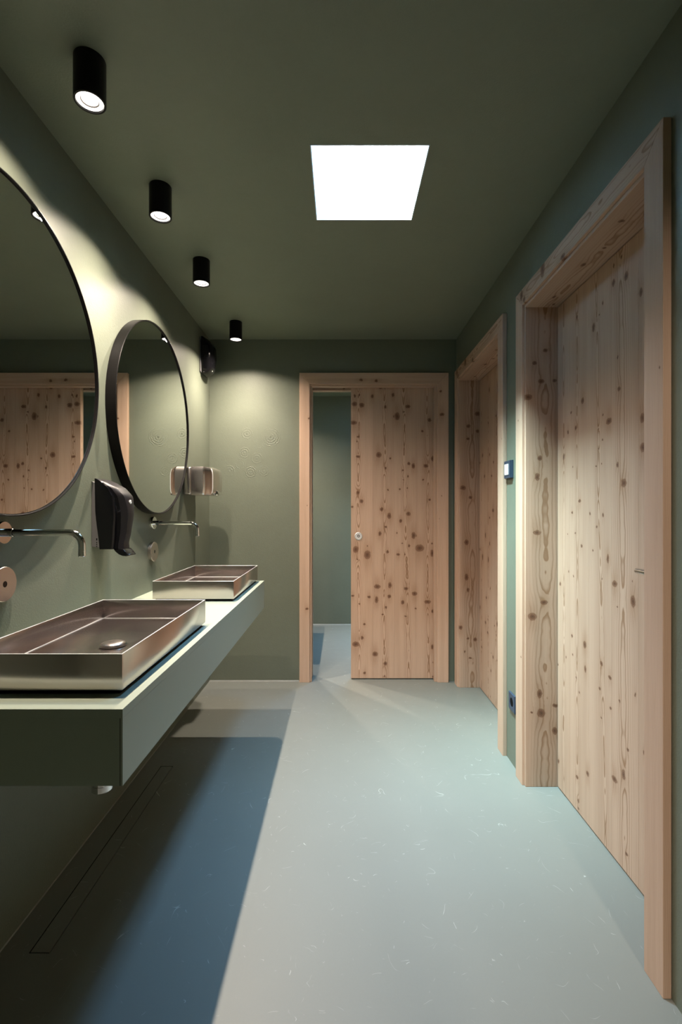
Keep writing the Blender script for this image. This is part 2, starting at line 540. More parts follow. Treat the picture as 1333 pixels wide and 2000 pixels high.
bm = bmesh.new(); box(bm, XL - 0.15, XL, YF - 0.1, YB2, 0, ZC)
structure('wall_left', bm, M['wall'], 'sage green left wall carrying the round mirrors and taps', 'wall')
DX0, DX1, DZ = -0.232, 0.71, 2.10
structure('wall_back', grid_wall([XL, DX0, DX1, 1.28], [0, DZ, ZC], {(1, 0)}, lambda u, v, s: (u, YB + (YB2 - YB) * s, v)), M['wall_back'],
          'sage green end wall with embossed lace rosettes beside the sliding door', 'wall')
NEAR0, NEAR1 = 1.262, 2.084        # clear opening of the near door along y
FAR0, FAR1 = 2.432, 3.256          # clear opening of the far door
LT = 0.02
ys = [YF - 0.1, NEAR0 - LT - 0.002, NEAR1 + LT + 0.002, FAR0 - LT - 0.002, FAR1 + LT + 0.002, YB]
structure('wall_right', grid_wall(ys, [0, 2.10, ZC], {(1, 0), (3, 0)}, lambda u, v, s: (XR + 0.18 * s, u, v)), M['wall'],
          'dark green right wall around the two wooden cubicle doors', 'wall')
bm = bmesh.new(); box(bm, -1.40, 1.40, YF - 0.1, YF, 0, ZC)
structure('wall_lobby', bm, M['wall'], 'green end wall of the lobby behind the viewer', 'wall')
structure('wall_front', grid_wall([XL, 0.46, 0.80, XR], [0, 2.12, ZC], {(1, 0)}, lambda u, v, s: (u, -0.30 + 0.10 * s, v)), M['wall'],  # unseen wall added as a blocker, keeps the fill lamp off the counter side
          'green wall behind the viewer with an open doorway to the lobby', 'wall')
bm = bmesh.new(); box(bm, 1.28, 1.40, YF, YN + 0.1, 0, ZC)
structure('wall_cubicle', bm, M['wall'], 'green outer wall of the cubicles behind the right hand doors', 'wall')
bm = bmesh.new(); box(bm, -1.40, 1.28, YN, YN + 0.1, 0, ZC)
structure('wall_next_room', bm, M['wall'], 'dark green wall seen through the gap of the sliding door', 'wall')
bm = bmesh.new(); box(bm, -1.40, -0.80, YB2, YN, 0, ZC)
structure('wall_next_room_left', bm, M['wall'], 'green left wall of the room behind the sliding door', 'wall')

# thin sealant lines where floor and wall meet
def sealant(name, pts, label, size=0.006):
    bm = bmesh.new()
    (x0, y0), (x1, y1), (nx, ny) = pts
    prism(bm, [(0, 0), (size, 0), (0.66 * size, 0.33 * size), (0.25 * size, 0.9 * size), (0, 1.3 * size)],
          (lambda a, b, w: (w, y0 + ny * a, b)) if nx == 0 else (lambda a, b, w: (x0 + nx * a, w, b)),
          *((x0, x1) if nx == 0 else (y0, y1)))
    tag(mesh(name, bm, M['floor'], None, ((x0 + x1) / 2, (y0 + y1) / 2, 0)), label, 'sealant', kind='structure')
sealant('baseboard_back', ((XL, YB), (-0.295, YB), (0, -1)), 'pale sealant line along the foot of the end wall')
sealant('baseboard_left', ((XL, -0.2), (XL, YB), (1, 0)), 'pale sealant line along the foot of the left wall', 0.0025)
sealant('baseboard_next_room', ((-0.8, YN), (1.28, YN), (0, -1)), 'pale sealant line along the foot of the wall in the next room')

# skylights
def skylight(idx, x0, x1, y0, y1, label):
    r = empty('window_%d' % idx, ((x0 + x1) / 2, (y0 + y1) / 2, ZC), label, 'skylight', kind='structure')
    t, z0, z1 = 0.012, ZC - 0.001, ZC + SHAFT
    for a, b, c, d in ((x0, x0 + t * 0 + 0.004, y0, y1), (x1 - 0.004, x1, y0, y1), (x0 + 0.004, x1 - 0.004, y0, y0 + 0.004), (x0 + 0.004, x1 - 0.004, y1 - 0.004, y1)):
        bm = bmesh.new(); box(bm, a, b, c, d, z0, z1); mesh('shaft_lining', bm, M['white_lining'], r)
    bm = bmesh.new()
    box(bm, x0 - 0.06, x0, y0 - 0.06, y1 + 0.06, ZC + 0.12, z1 + 0.02); box(bm, x1, x1 + 0.06, y0 - 0.06, y1 + 0.06, ZC + 0.12, z1 + 0.02)
    box(bm, x0, x1, y0 - 0.06, y0, ZC + 0.12, z1 + 0.02); box(bm, x0, x1, y1, y1 + 0.06, ZC + 0.12, z1 + 0.02)
    mesh('roof_curb', bm, M['white_lining'], r)
    bm = bmesh.new(); box(bm, x0, x1, y0, y1, z1 + 0.004, z1 + 0.008); mesh('pane', bm, M['glass'], r)
skylight(1, SKY_X0, SKY_X1, SKY_Y0, SKY_Y1, 'square white-lined skylight glowing with daylight in the ceiling')
skylight(2, *SKY2, 'skylight of the room behind the sliding door')

# ================================================================ wood doors
KNOTS = {}
KNOTS_SLIDING = [
    (0.079, 1.224, 0.0072), (0.083, 0.593, 0.0084), (0.09, 1.821, 0.0168), (0.096, 1.954, 0.015), (0.098, 2.012, 0.0084), (0.105, 0.25, 0.0192), 
    (0.105, 0.922, 0.0192), (0.114, 1.689, 0.0054), (0.118, 0.851, 0.0054), (0.12, 1.325, 0.0108), (0.121, 1.581, 0.0108), (0.122, 1.722, 0.0072), 
    (0.129, 0.534, 0.0048), (0.129, 2.018, 0.0072), (0.146, 1.265, 0.012), (0.147, 1.946, 0.0156), (0.15, 0.296, 0.0108), (0.166, 0.392, 0.0072), 
    (0.168, 0.046, 0.0084), (0.186, 0.947, 0.0048), (0.187, 0.884, 0.024), (0.199, 0.585, 0.009), (0.222, 2.009, 0.0108), (0.241, 0.179, 0.0168), 
    (0.252, 0.565, 0.015), (0.258, 0.659, 0.0168), (0.268, 1.593, 0.0168), (0.276, 1.034, 0.012), (0.282, 2.068, 0.0084), (0.289, 1.207, 0.012), 
    (0.296, 0.461, 0.006), (0.31, 0.025, 0.0054), (0.315, 1.934, 0.0084), (0.316, 0.112, 0.012), (0.317, 1.499, 0.0084), (0.318, 1.082, 0.0078), 
    (0.319, 0.512, 0.0072), (0.331, 0.906, 0.009), (0.334, 1.344, 0.006), (0.342, 0.588, 0.0108), (0.342, 1.161, 0.015), (0.347, 0.668, 0.0144), 
    (0.351, 1.567, 0.0072), (0.369, 2.018, 0.0108), (0.397, 1.04, 0.0048), (0.399, 1.867, 0.0198), (0.407, 0.886, 0.0096), (0.417, 1.349, 0.006), 
    (0.423, 1.125, 0.0108), (0.434, 0.965, 0.0048), (0.439, 0.547, 0.012), (0.439, 1.483, 0.006), (0.443, 1.416, 0.0042), (0.445, 1.897, 0.006), 
    (0.453, 0.887, 0.0048), (0.458, 0.447, 0.006), (0.462, 0.644, 0.012), (0.471, 1.357, 0.0048), (0.475, 1.441, 0.0066), (0.475, 1.936, 0.0132), 
    (0.479, 1.175, 0.0132), (0.481, 1.531, 0.0096), (0.483, 0.948, 0.0084), (0.513, 1.515, 0.0132), (0.515, 1.021, 0.0168), (0.522, 0.608, 0.0144), 
    (0.529, 0.502, 0.0054), (0.558, 0.932, 0.0252), (0.579, 1.761, 0.0072), (0.582, 1.416, 0.0066), (0.603, 1.515, 0.0132), (0.615, 0.55, 0.0162), 
    (0.627, 1.84, 0.012), (0.629, 1.275, 0.0078), (0.645, 0.964, 0.006), (0.648, 0.896, 0.0168), (0.651, 0.23, 0.0132), (0.652, 0.484, 0.0108), 
    (0.654, 0.018, 0.0072), (0.654, 1.566, 0.015), (0.66, 0.12, 0.0072), ]
KNOTS_NEAR = [
    (1.483, 1.537, 0.0029), (1.487, 0.448, 0.0052), (1.493, 1.392, 0.013), (1.495, 1.484, 0.0124), (1.503, 1.879, 0.0105), (1.532, 0.61, 0.0047), 
    (1.543, 0.905, 0.0141), (1.546, 0.968, 0.0027), (1.572, 0.416, 0.0055), (1.578, 0.071, 0.006), (1.58, 1.966, 0.011), (1.593, 1.288, 0.0125), 
    (1.595, 0.321, 0.0118), (1.607, 2.044, 0.0049), (1.619, 0.556, 0.0046), (1.621, 1.606, 0.0085), (1.628, 1.715, 0.0043), (1.63, 1.351, 0.0071), 
    (1.631, 0.87, 0.0036), (1.647, 0.276, 0.0122), (1.647, 0.946, 0.0115), (1.652, 2.037, 0.005), (1.653, 1.978, 0.0094), (1.671, 0.51, 0.0051), 
    (1.676, 0.614, 0.008), (1.682, 1.509, 0.0125), (1.689, 1.028, 0.0103), (1.719, 1.18, 0.006), (1.721, 1.539, 0.0045), (1.721, 1.939, 0.006), 
    (1.724, 1.449, 0.0038), (1.726, 0.951, 0.0034), (1.729, 1.366, 0.0026), (1.73, 0.646, 0.0075), (1.732, 0.451, 0.0034), (1.742, 0.553, 0.0061), 
    (1.744, 1.907, 0.0038), (1.747, 1.422, 0.0034), (1.749, 1.492, 0.003), (1.763, 1.136, 0.0046), (1.767, 1.359, 0.0035), (1.784, 1.875, 0.0109), 
    (1.789, 1.048, 0.0047), (1.81, 1.184, 0.0047), (1.827, 0.197, 0.0096), (1.845, 0.588, 0.0088), (1.849, 0.681, 0.0113), (1.865, 1.622, 0.0106), 
    (1.873, 1.059, 0.0065), (1.888, 1.234, 0.0074), (1.891, 0.483, 0.0045), (1.898, 0.022, 0.005), (1.9, 0.047, 0.004), (1.9, 0.05, 0.0058), 
    (1.908, 0.139, 0.0075), (1.91, 1.965, 0.0067), (1.917, 0.532, 0.0038), (1.919, 1.526, 0.0075), (1.923, 1.106, 0.005), (1.938, 0.932, 0.0042), 
    (1.943, 1.372, 0.0038), (1.945, 0.614, 0.0042), (1.949, 1.189, 0.0059), (1.951, 0.689, 0.006), (1.958, 1.595, 0.0051), (1.978, 0.946, 0.0043), 
    (1.985, 1.52, 0.0078), (1.987, 1.098, 0.003), (2.001, 0.586, 0.0039), (2.023, 1.423, 0.0106), (2.056, 0.884, 0.0072), (2.071, 0.118, 0.0072), 
    (2.076, 0.532, 0.0045), ]
KNOTS_FAR = [
    (2.909, 1.771, 0.0069), (2.956, 1.495, 0.0082), (2.964, 1.198, 0.014), (2.993, 1.413, 0.0083), (3.02, 0.71, 0.0071), (3.032, 0.989, 0.0096), 
    (3.032, 1.153, 0.0084), (3.032, 1.55, 0.0084), (3.039, 1.959, 0.0108), (3.059, 0.885, 0.0121), (3.059, 1.753, 0.0072), (3.099, 0.637, 0.0098), 
    (3.119, 0.473, 0.0111), (3.119, 1.038, 0.0123), (3.14, 1.421, 0.0099), (3.182, 0.891, 0.015), (3.182, 1.562, 0.01), (3.203, 0.29, 0.0088), 
    (3.238, 0.548, 0.0102), (3.238, 0.937, 0.0077), (3.247, 1.518, 0.0102), ]
KNOTS_NEAR_LINING = [
    (0.812, 1.687, 0.0131), (0.827, 0.322, 0.0044), (0.829, 0.738, 0.0164), (0.839, 1.835, 0.0082), (0.849, 1.101, 0.0123), (0.851, 1.342, 0.0115), 
    (0.861, 0.404, 0.0124), (0.863, 1.423, 0.0098), (0.867, 0.32, 0.0159), (0.867, 1.757, 0.0098), (0.88, 0.799, 0.0115), (0.886, 1.89, 0.009), 
    (0.925, 1.759, 0.0074), (0.926, 0.243, 0.0124), (0.929, 0.352, 0.0089), ]
KNOTS_FAR_LINING = [
    (0.809, 0.406, 0.0128), (0.827, 1.352, 0.0154), (0.837, 0.243, 0.0064), (0.85, 0.747, 0.0154), (0.85, 0.983, 0.0154), (0.86, 0.332, 0.0077), 
    (0.86, 0.66, 0.0103), (0.86, 1.683, 0.009), (0.863, 1.769, 0.0115), (0.876, 0.2, 0.0077), (0.876, 1.286, 0.0103), (0.908, 0.326, 0.0115), 
    (0.924, 1.735, 0.0103), (0.924, 1.853, 0.0154), ]


LEAF_Y = 3.415
def wseed(): return round(random.uniform(0, 40), 3)
def scatter(n, u, v, r=(0.003, 0.011)):
    return [(random.uniform(*u), random.uniform(*v), random.uniform(*r)) for _ in range(n)]

# ---- sliding door in the end wall
d1 = empty('door_1', (0.23, YB, 0), 'larch sliding door standing half open in the end wall', 'door', kind='structure')
CT, CI = 2.158, 2.080                     # casing top outside and inside
CY0, CY1 = 3.353, YB                      # casing thickness range
ci0, co0, ci1, co1 = -0.2187, -0.290, 0.674, 0.750
B0 = (0, CY0, 0)
board('casing', 'back_up', (co0, CY0, 0), (0, ci0 - co0), (0, CY1 - CY0), (0.0, CT), wood('larch_casing', [(0.066, 1.84, 0.0062), (0.053, 1.233, 0.0028), (0.052, 0.514, 0.0085)], -0.05, seed=wseed(), depth=0.03, tone=0.16, lines=0.5), d1, (0.0, CI))
board('casing', 'back_up', (ci1, CY0, 0), (0, co1 - ci1), (0, CY1 - CY0), (0.0, CI), wood('larch_casing', [(0.022, 2.03, 0.008), (0.03, 1.868, 0.012), (0.028, 1.30, 0.003), (0.012, 1.14, 0.002)], 0.12, seed=wseed(), depth=0.03, tone=0.16, lines=0.5), d1, (0.0, CT))
board('casing', 'back_head', (0, CY1, CI), (0, CT - CI), (0, CY1 - CY0), (ci0, ci1), wood('larch_casing', [(0.135, 0.05, 0.001), (0.005, 0.628, 0.006), (0.045, 0.245, 0.010), (0.05, 0.14, 0.010), (0.004, 0.03, 0.004)], -0.04, seed=wseed(), depth=0.03, tone=0.12, lines=0.5), d1, (co0, co1))
LH = 2.066
ly0, ly1 = 3.366, 3.410
board('lining', 'back_side', (-0.2045, ly0, 0), (0, ly1 - ly0), (0, 0.025), (0.0, LH), wood('larch_lining', (), -0.05, seed=wseed(), depth=0.03, lines=0.4), d1)
board('lining', 'back_side', (0.678, ly0, 0), (0, ly1 - ly0), (0, 0.024), (0.0, LH), wood('larch_lining', (), -0.05, seed=wseed(), depth=0.03, lines=0.4), d1)
board('lining', 'back_soffit', (0, ly0, LH), (0, ly1 - ly0), (0, 0.030), (-0.229, 0.678), wood('larch_lining', (), -0.05, seed=wseed(), depth=0.03, lines=0.4), d1)
board('lining', 'back_side', (-0.2045, 3.464, 0), (0, 0.05), (0, 0.025), (0.0, LH), wood('larch_lining', (), -0.05, seed=wseed(), depth=0.03, lines=0.4), d1)
board('lining', 'back_soffit', (0, 3.464, LH - 0.004), (0, 0.05), (0, 0.030), (-0.2045, 0.70), wood('larch_lining', [(0.01, 0.02, 0.005)], -0.05, seed=wseed(), depth=0.03, lines=0.4), d1)
bm = bmesh.new(); box(bm, -0.2225, 0.70, 3.411, 3.463, LH + 0.026, LH + 0.032); mesh('track', bm, M['void'], d1)
bm = bmesh.new(); box(bm, -0.2295, -0.2205, 3.411, 3.463, 0, LH + 0.026); mesh('receiver_slot', bm, M['void'], d1)

lx0, lz0, lz1 = 0.071, 0.008, 2.085
leaf_o = (lx0, LEAF_Y, 0)
bm = bmesh.new(); box(bm, lx0 + 0.001, 0.699, LEAF_Y + 0.012, LEAF_Y + 0.040, lz0 + 0.001, lz1)
leaf = mesh('leaf', bm, wood('larch_core', (), 0.02, seed=wseed(), lines=0.4), d1, leaf_o)
def planks(leaf, basis, edges, centres, knots, z0, z1, face, tones, lines=1.0, fws=None):
    for i, (a, b) in enumerate(zip(edges, edges[1:])):
        ks = [k for k in knots if a - k[2] * 1.5 < k[0] < b + k[2] * 1.5]
        u0, sl = centres[i]
        board('plank', basis, tuple(wl(leaf)), (a + 0.0002, b - 0.0002), face, (z0, z1),
              wood('larch_plank', ks, u0, sl, wseed(), 0.012, tones[i], lines, fw=(fws[i] if fws else 0.0175), ring=(0.008 if not fws else 0.35 * fws[i] + 0.002)), leaf, bev=0.0004)
ks = [(u - lx0, v, r) for u, v, r in KNOTS_SLIDING]
planks(leaf, 'back_up', [0.0, 0.155, 0.308, 0.461, 0.629], [(0.058, -0.004), (0.238, 0.0), (0.408, -0.018), (0.550, -0.004)], ks, lz0, lz1, (0, 0.012), [0.15, 0.11, 0.10, 0.07])
c = (0.124, LEAF_Y, 1.017)
bm = bmesh.new(); lathe(bm, 'y', c, [(0.0275, 0.0), (0.0275, -0.0025), (0.025, -0.004), (0.0215, -0.0042), (0.0205, -0.0025), (0.010, -0.0022), (0.0, -0.0022)], 48)
lk = mesh('lock_plate', bm, M['satin_white_metal'], leaf, smooth=40)
tag(lk, 'round white metal lock plate')
bm = bmesh.new(); lathe(bm, 'y', c, [(0.0090, -0.0021), (0.0090, -0.0040), (0.0062, -0.0040), (0.0058, -0.0030), (0.0, -0.0030)], 32)
tag(mesh('keyhole', bm, M['void'], leaf, smooth=40), 'dark ring of the lock')
bm = bmesh.new(); lathe(bm, 'y', c, [(0.0045, -0.0029), (0.0045, -0.0046), (0.0, -0.0050)], 24)
mesh('lock_bolt', bm, M['satin_white_metal'], leaf, smooth=40)

# ---- the two cubicle doors in the right wall
def cubicle_door(idx, o0, o1, label, leaf_knots, lin_knots, edges, centres, tones, leaf_x=0.937):
    """o0, o1 = clear opening along y"""
    cx0, cx1 = 0.789, XR
    in0, in1, out0, out1 = o0 - 0.009, o1 + 0.013, o0 - 0.084, o1 + 0.088
    ci, ct, lh = 2.091, 2.160, 2.077
    r = empty('door_%d' % idx, (XR, (o0 + o1) / 2, 0), label, 'door', kind='structure')
    th = cx1 - cx0
    board('casing', 'right_up', (cx1, out0, 0), (0, in0 - out0), (0, th), (0.0, ct), wood('larch_casing', [(0.03, 1.55, 0.003)], -0.06, seed=wseed(), depth=0.04, tone=0.02, lines=0.5), r, (0.0, ci))
    board('casing', 'right_up', (cx1, in1, 0), (0, out1 - in1), (0, th), (0.0, ci), wood('larch_casing', scatter(3, (0.0, 0.07), (0.4, 1.9), (0.002, 0.005)), -0.06, seed=wseed(), depth=0.04, tone=0.06, lines=0.5), r, (0.0, ct))
    hk = [(0.045, out1 - 0.07 - 0.0, 0.016), (0.015, out1 - 0.10, 0.012), (0.05, out1 - 0.29, 0.022), (0.008, out1 - 0.46, 0.012)]
    board('casing', 'right_head', (cx0, 0, ci), (0, ct - ci), (0, th), (in0, in1), wood('larch_casing', hk, 0.045, seed=wseed(), depth=0.02, tone=0.0, lines=0.9), r, (out0, out1))
    jx0, jx1 = 0.800, 0.985
    board('lining', 'back_up', (0, o1, 0), (jx0, jx1), (0, LT), (0.0, lh), wood('larch_lining', lin_knots, 0.885, seed=wseed(), depth=0.030, tone=-0.02, lines=0.95, fw=0.032, ring=0.0115), r)
    board('lining', 'back_up', (0, o0 - LT, 0), (jx0, jx1), (0, LT), (0.0, lh), wood('larch_lining', scatter(8, (jx0, jx1), (0.1, 2.0)), 0.88, seed=wseed(), depth=0.016, lines=0.9), r)
    sk = [(0.925, o1 - 0.03, 0.006), (0.895, o1 - 0.10, 0.008), (0.885, o1 - 0.36, 0.010), (0.90, o1 - 0.47, 0.006), (0.93, o1 - 0.66, 0.012), (0.87, o1 - 0.62, 0.008)]
    board('lining', 'right_soffit', (0, 0, lh + LT), (jx0, jx1), (0, LT), (o0 - LT, o1 + LT), wood('larch_lining', sk, 0.905, seed=wseed(), depth=0.022, tone=-0.04, lines=1.0, fw=0.026, ring=0.0105), r)
    bm = bmesh.new(); box(bm, leaf_x + 0.012, leaf_x + 0.040, o0 + 0.006, o1 - 0.006, 0.008, lh - 0.006)
    lf = mesh('leaf', bm, wood('larch_core', (), 0.02, seed=wseed(), lines=0.4), r, (leaf_x, o0, 0))
    planks(lf, 'right_up', edges, centres, leaf_knots, 0.007, lh - 0.004, (-0.012, 0), tones, fws=[0.02, 0.02, 0.026, 0.017, 0.015, 0.015])
    bm = bmesh.new(); box(bm, leaf_x + 0.041, leaf_x + 0.047, o0 - 0.0, o1, 0.0, lh); mesh('door_stop', bm, M['void'], r)  # black sheet behind the leaf, paints the shade in its gaps
    return r, lf

def rel(ks, o0): return [(u - o0, v, r) for u, v, r in ks]
e = [0.004, 0.100, 0.252, 0.404, 0.556, 0.708, 0.8175]
d2, leaf2 = cubicle_door(2, NEAR0, NEAR1, 'near larch cubicle door in the right wall, deep wooden lining and small lever handle', rel(KNOTS_NEAR, NEAR0), KNOTS_NEAR_LINING,
    e, [(-0.1, 0), (0.175, 0.0), (0.325, 0.012), (0.445, 0.030), (0.643, 0.002), (0.757, 0.002)], [-0.05, -0.02, 0.0, -0.01, 0.0, 0.02])
fk = KNOTS_FAR + [(round(random.uniform(2.45, 2.9), 3), round(random.uniform(0.1, 2.0), 3), round(random.uniform(0.003, 0.012), 4)) for _ in range(30)]
fk += [(round(random.uniform(2.9, 3.24), 3), round(random.uniform(0.02, 0.6), 3), round(random.uniform(0.003, 0.010), 4)) for _ in range(8)]
d3, leaf3 = cubicle_door(3, FAR0, FAR1, 'far larch cubicle door in the right wall, next to the room corner', rel(fk, FAR0), KNOTS_FAR_LINING,
    e, [(0.05, 0), (0.18, 0.01), (0.33, 0.0), (0.48, -0.01), (0.63, 0.0), (0.77, 0.005)], [-0.03, 0.0, -0.02, 0.0, -0.02, 0.0])

def lever(leaf, o0, x):
    y, z = o0 + 0.060, 1.0155
    bm = bmesh.new()
    lathe(bm, 'x', (x, y, z), [(0.0, 0.0), (0.026, 0.0), (0.026, -0.007), (0.024, -0.009), (0.011, -0.009)], 32, close=False)
    pts = [(x - 0.004, y, z), (x - 0.036, y, z)] + [(x - 0.036 - 0.013 * math.sin(a), y + 0.013 * (1 - math.cos(a)), z) for a in (0.5, 1.0, math.pi / 2)] + [(x - 0.049, o0 + 0.180, z)]
    tube(bm, pts, 0.0088, 20)
    tag(mesh('door_handle', bm, M['steel_z'], leaf, smooth=40), 'brushed steel lever handle')
lever(leaf2, NEAR0, 0.937)
lever(leaf3, FAR0, 0.937)

# ================================================================ floor drain
r = empty('linear_drain', ((DR['x0'] + DR['x1']) / 2, (DR['y0'] + DR['y1']) / 2, 0), 'long narrow drain channel with a flush resin cover in the floor under the counter', 'drain')
bm = bmesh.new()
x0, x1, y0, y1 = DR['x0'], DR['x1'], DR['y0'], DR['y1']
box(bm, x0, x1, y0, y1, -0.045, -0.040); box(bm, x0, x0 + 0.0012, y0, y1, -0.040, -0.0015); box(bm, x1 - 0.0012, x1, y0, y1, -0.040, -0.0015)
box(bm, x0 + 0.0012, x1 - 0.0012, y0, y0 + 0.0012, -0.040, -0.0015); box(bm, x0 + 0.0012, x1 - 0.0012, y1 - 0.0012, y1, -0.040, -0.0015)
mesh('trough', bm, M['void'], r)
bm = bmesh.new(); box(bm, x0 + 0.0032, x1 - 0.0032, y0 + 0.0035, y1 - 0.0035, -0.040, -0.0002, 0.0004); mesh('cover', bm, M['floor'], r)

# ================================================================ wash counter
CX, CY0_, CY1_, CZ0, CZ1 = -0.430, 0.947, 2.695, 0.654, 0.805
def counter(name, x0, x1, y0, y1, z0, z1, label):
    r = empty(name, (x0, (y0 + y1) / 2, z0), label, 'counter')
    t, g = 0.018, 0.0001
    bm = bmesh.new(); box(bm, x0, x1, y0, y1, z1 - t, z1, 0.0003); mesh('top_panel', bm, M['laminate'], r)
    f = 0.0042
    bm = bmesh.new(); box(bm, x1 - f, x1, y0, y1, z0, z1 - t); mesh('front_panel', bm, M['laminate'], r)
    for a, b in ((y0, y0 + t), (y1 - t, y1)):
        bm = bmesh.new(); box(bm, x0, x1 - f - 0.0016, a, b, z0, z1 - t); mesh('end_panel', bm, M['laminate'], r)
    bm = bmesh.new(); box(bm, x1 - f - 0.0016, x1 - f, y0 + 0.0002, y0 + t, z0, z1 - t); tag(mesh('edge_band', bm, M['laminate_edge'], r), 'thin dark edge line')
    bm = bmesh.new(); box(bm, x0, x1 - t - g, y0 + t + g, y1 - t - g, z0 + 0.004, z0 + 0.018, 0.0005); mesh('bottom_panel', bm, M['laminate'], r)
    return r
counter('wash_counter', XL, CX, CY0_, CY1_, CZ0, CZ1, 'long sage green laminate wash counter hung on the left wall under two steel basins')
counter('wash_counter', -0.80, -0.30, 3.80, 4.60, CZ0, CZ1, 'wash counter in the room behind the sliding door, only its floor shadow in view')

# ---------------------------------------------------------------- basins
def basin(y0, y1, label, grp='brushed steel basins on the counter'):
    x0, x1, z0, z1 = -0.813, -0.463, 0.8155, 0.892
    w, zf = 0.004, 0.8235
    yc, xc = (y0 + y1) / 2, -0.630
    r = empty('steel_basin', (xc, yc, CZ1), label, 'basin', grp)
    bm = bmesh.new(); box(bm, x0 + 0.010, x1 - 0.010, y0 + 0.010, y1 - 0.010, CZ1, z0 + 0.001); mesh('plinth', bm, M['void'], r)
    def wall(a, b, c, d, mat):
        bm = bmesh.new(); box(bm, a, b, c, d, z0, z1, 0.0009, 2); mesh('side', bm, mat, r, smooth=40)
    wall(x0, x1, y0, y0 + w, M['basin_x']); wall(x0, x1, y1 - w, y1, M['basin_x'])
    wall(x0, x0 + w, y0 + w, y1 - w, M['basin_y']); wall(x1 - w, x1, y0 + w, y1 - w, M['basin_y'])
    # floor folded along the four diagonals down to the waste
    bm = bmesh.new()
    a, b, c, d = x0 + w - 0.001, x1 - w + 0.001, y0 + w - 0.001, y1 - w + 0.001
    rim = [bm.verts.new(p) for p in ((a, c, zf + 0.006), (b, c, zf + 0.006), (b, d, zf + 0.006), (a, d, zf + 0.006))]
    n = 32
    hole = [bm.verts.new((xc + 0.028 * math.cos(2 * math.pi * k / n - 3 * math.pi / 4), yc + 0.028 * math.sin(2 * math.pi * k / n - 3 * math.pi / 4), zf - 0.002)) for k in range(n)]
    for s in range(4):
        seg = [hole[(s * n // 4 + k) % n] for k in range(n // 4 + 1)]
        bm.faces.new([rim[s], rim[(s + 1) % 4]] + seg[::-1])
    low = [bm.verts.new((v.co.x, v.co.y, zf - 0.006)) for v in hole]
    for k in range(n): bm.faces.new((hole[k], hole[(k + 1) % n], low[(k + 1) % n], low[k]))
    bm.faces.new(low)
    mesh('basin_floor', bm, M['basin_y'], r)
    # polished welds where floor meets the sides
    bm = bmesh.new()
    box(bm, a, a + 0.0022, c, d, zf + 0.0045, zf + 0.0078, 0.0006); box(bm, a, b, d - 0.0022, d, zf + 0.0045, zf + 0.0078, 0.0006)
    box(bm, a, b, c, c + 0.0022, zf + 0.0045, zf + 0.0078, 0.0006); box(bm, b - 0.0022, b, c, d, zf + 0.0045, zf + 0.0078, 0.0006)
    mesh('floor_weld', bm, M['satin_white_metal'], r)
    bm = bmesh.new()
    for q in ((x0, x1, y0, y0 + 0.003), (x0, x1, y1 - 0.003, y1), (x0, x0 + 0.003, y0 + 0.003, y1 - 0.003), (x1 - 0.003, x1, y0 + 0.003, y1 - 0.003)):
        box(bm, *q, z1 - 0.0004, z1 + 0.0007, 0.0004)
    tag(mesh('rim', bm, M['satin_white_metal'], r), 'bright ground rim')  # paler strip paints in the light caught by the top edges
    bm = bmesh.new(); lathe(bm, 'z', (xc, yc, zf), [(0.034, -0.001), (0.036, 0.001), (0.036, 0.003), (0.031, 0.0035), (0.028, 0.001)], 40, close=False)
    mesh('waste_ring', bm, M['chrome'], r, smooth=40)
    bm = bmesh.new(); lathe(bm, 'z', (xc, yc, zf), [(0.0, 0.0), (0.029, 0.0), (0.031, 0.003), (0.0315, 0.006), (0.030, 0.008), (0.022, 0.0105), (0.010, 0.0122), (0.0, 0.0126)], 40)
    tag(mesh('waste_plug', bm, M['steel_disc'], r, smooth=40), 'domed chrome waste plug')
    return r
basin(1.018, 1.642, 'near rectangular brushed steel basin on the counter, its left side cut by the photo edge')
basin(2.074, 2.672, 'far rectangular brushed steel basin at the back end of the counter')

def trap(y, label):
    x = -0.630
    r = empty('bottle_trap', (x, y, 0.46), label, 'drain trap', 'chrome bottle traps under the counter')
    bm = bmesh.new(); lathe(bm, 'z', (x, y, 0.46), [(0.0, 0.0), (0.022, 0.0), (0.0255, 0.003), (0.0255, 0.018), (0.0235, 0.019), (0.0235, 0.021), (0.0255, 0.022), (0.0255, 0.095), (0.022, 0.10), (0.017, 0.101)], 40)
    mesh('cup', bm, M['chrome'], r, smooth=40)
    bm = bmesh.new(); lathe(bm, 'z', (x, y, 0.56), [(0.016, 0.0), (0.016, 0.098)], 32); mesh('inlet_pipe', bm, M['chrome'], r, smooth=40)
    bm = bmesh.new(); tube(bm, [(x - 0.022, y, 0.535), (XL + 0.002, y, 0.535)], 0.015, 24); mesh('outlet_pipe', bm, M['chrome'], r, smooth=40)
    bm = bmesh.new(); lathe(bm, 'x', (XL, y, 0.535), [(0.0, 0.0), (0.034, 0.0), (0.033, 0.006), (0.016, 0.010)], 32); mesh('rosette', bm, M['chrome'], r, smooth=40)
trap(1.268, 'chrome bottle trap peeking out below the near end of the counter')
trap(2.373, 'chrome bottle trap under the far end of the counter')

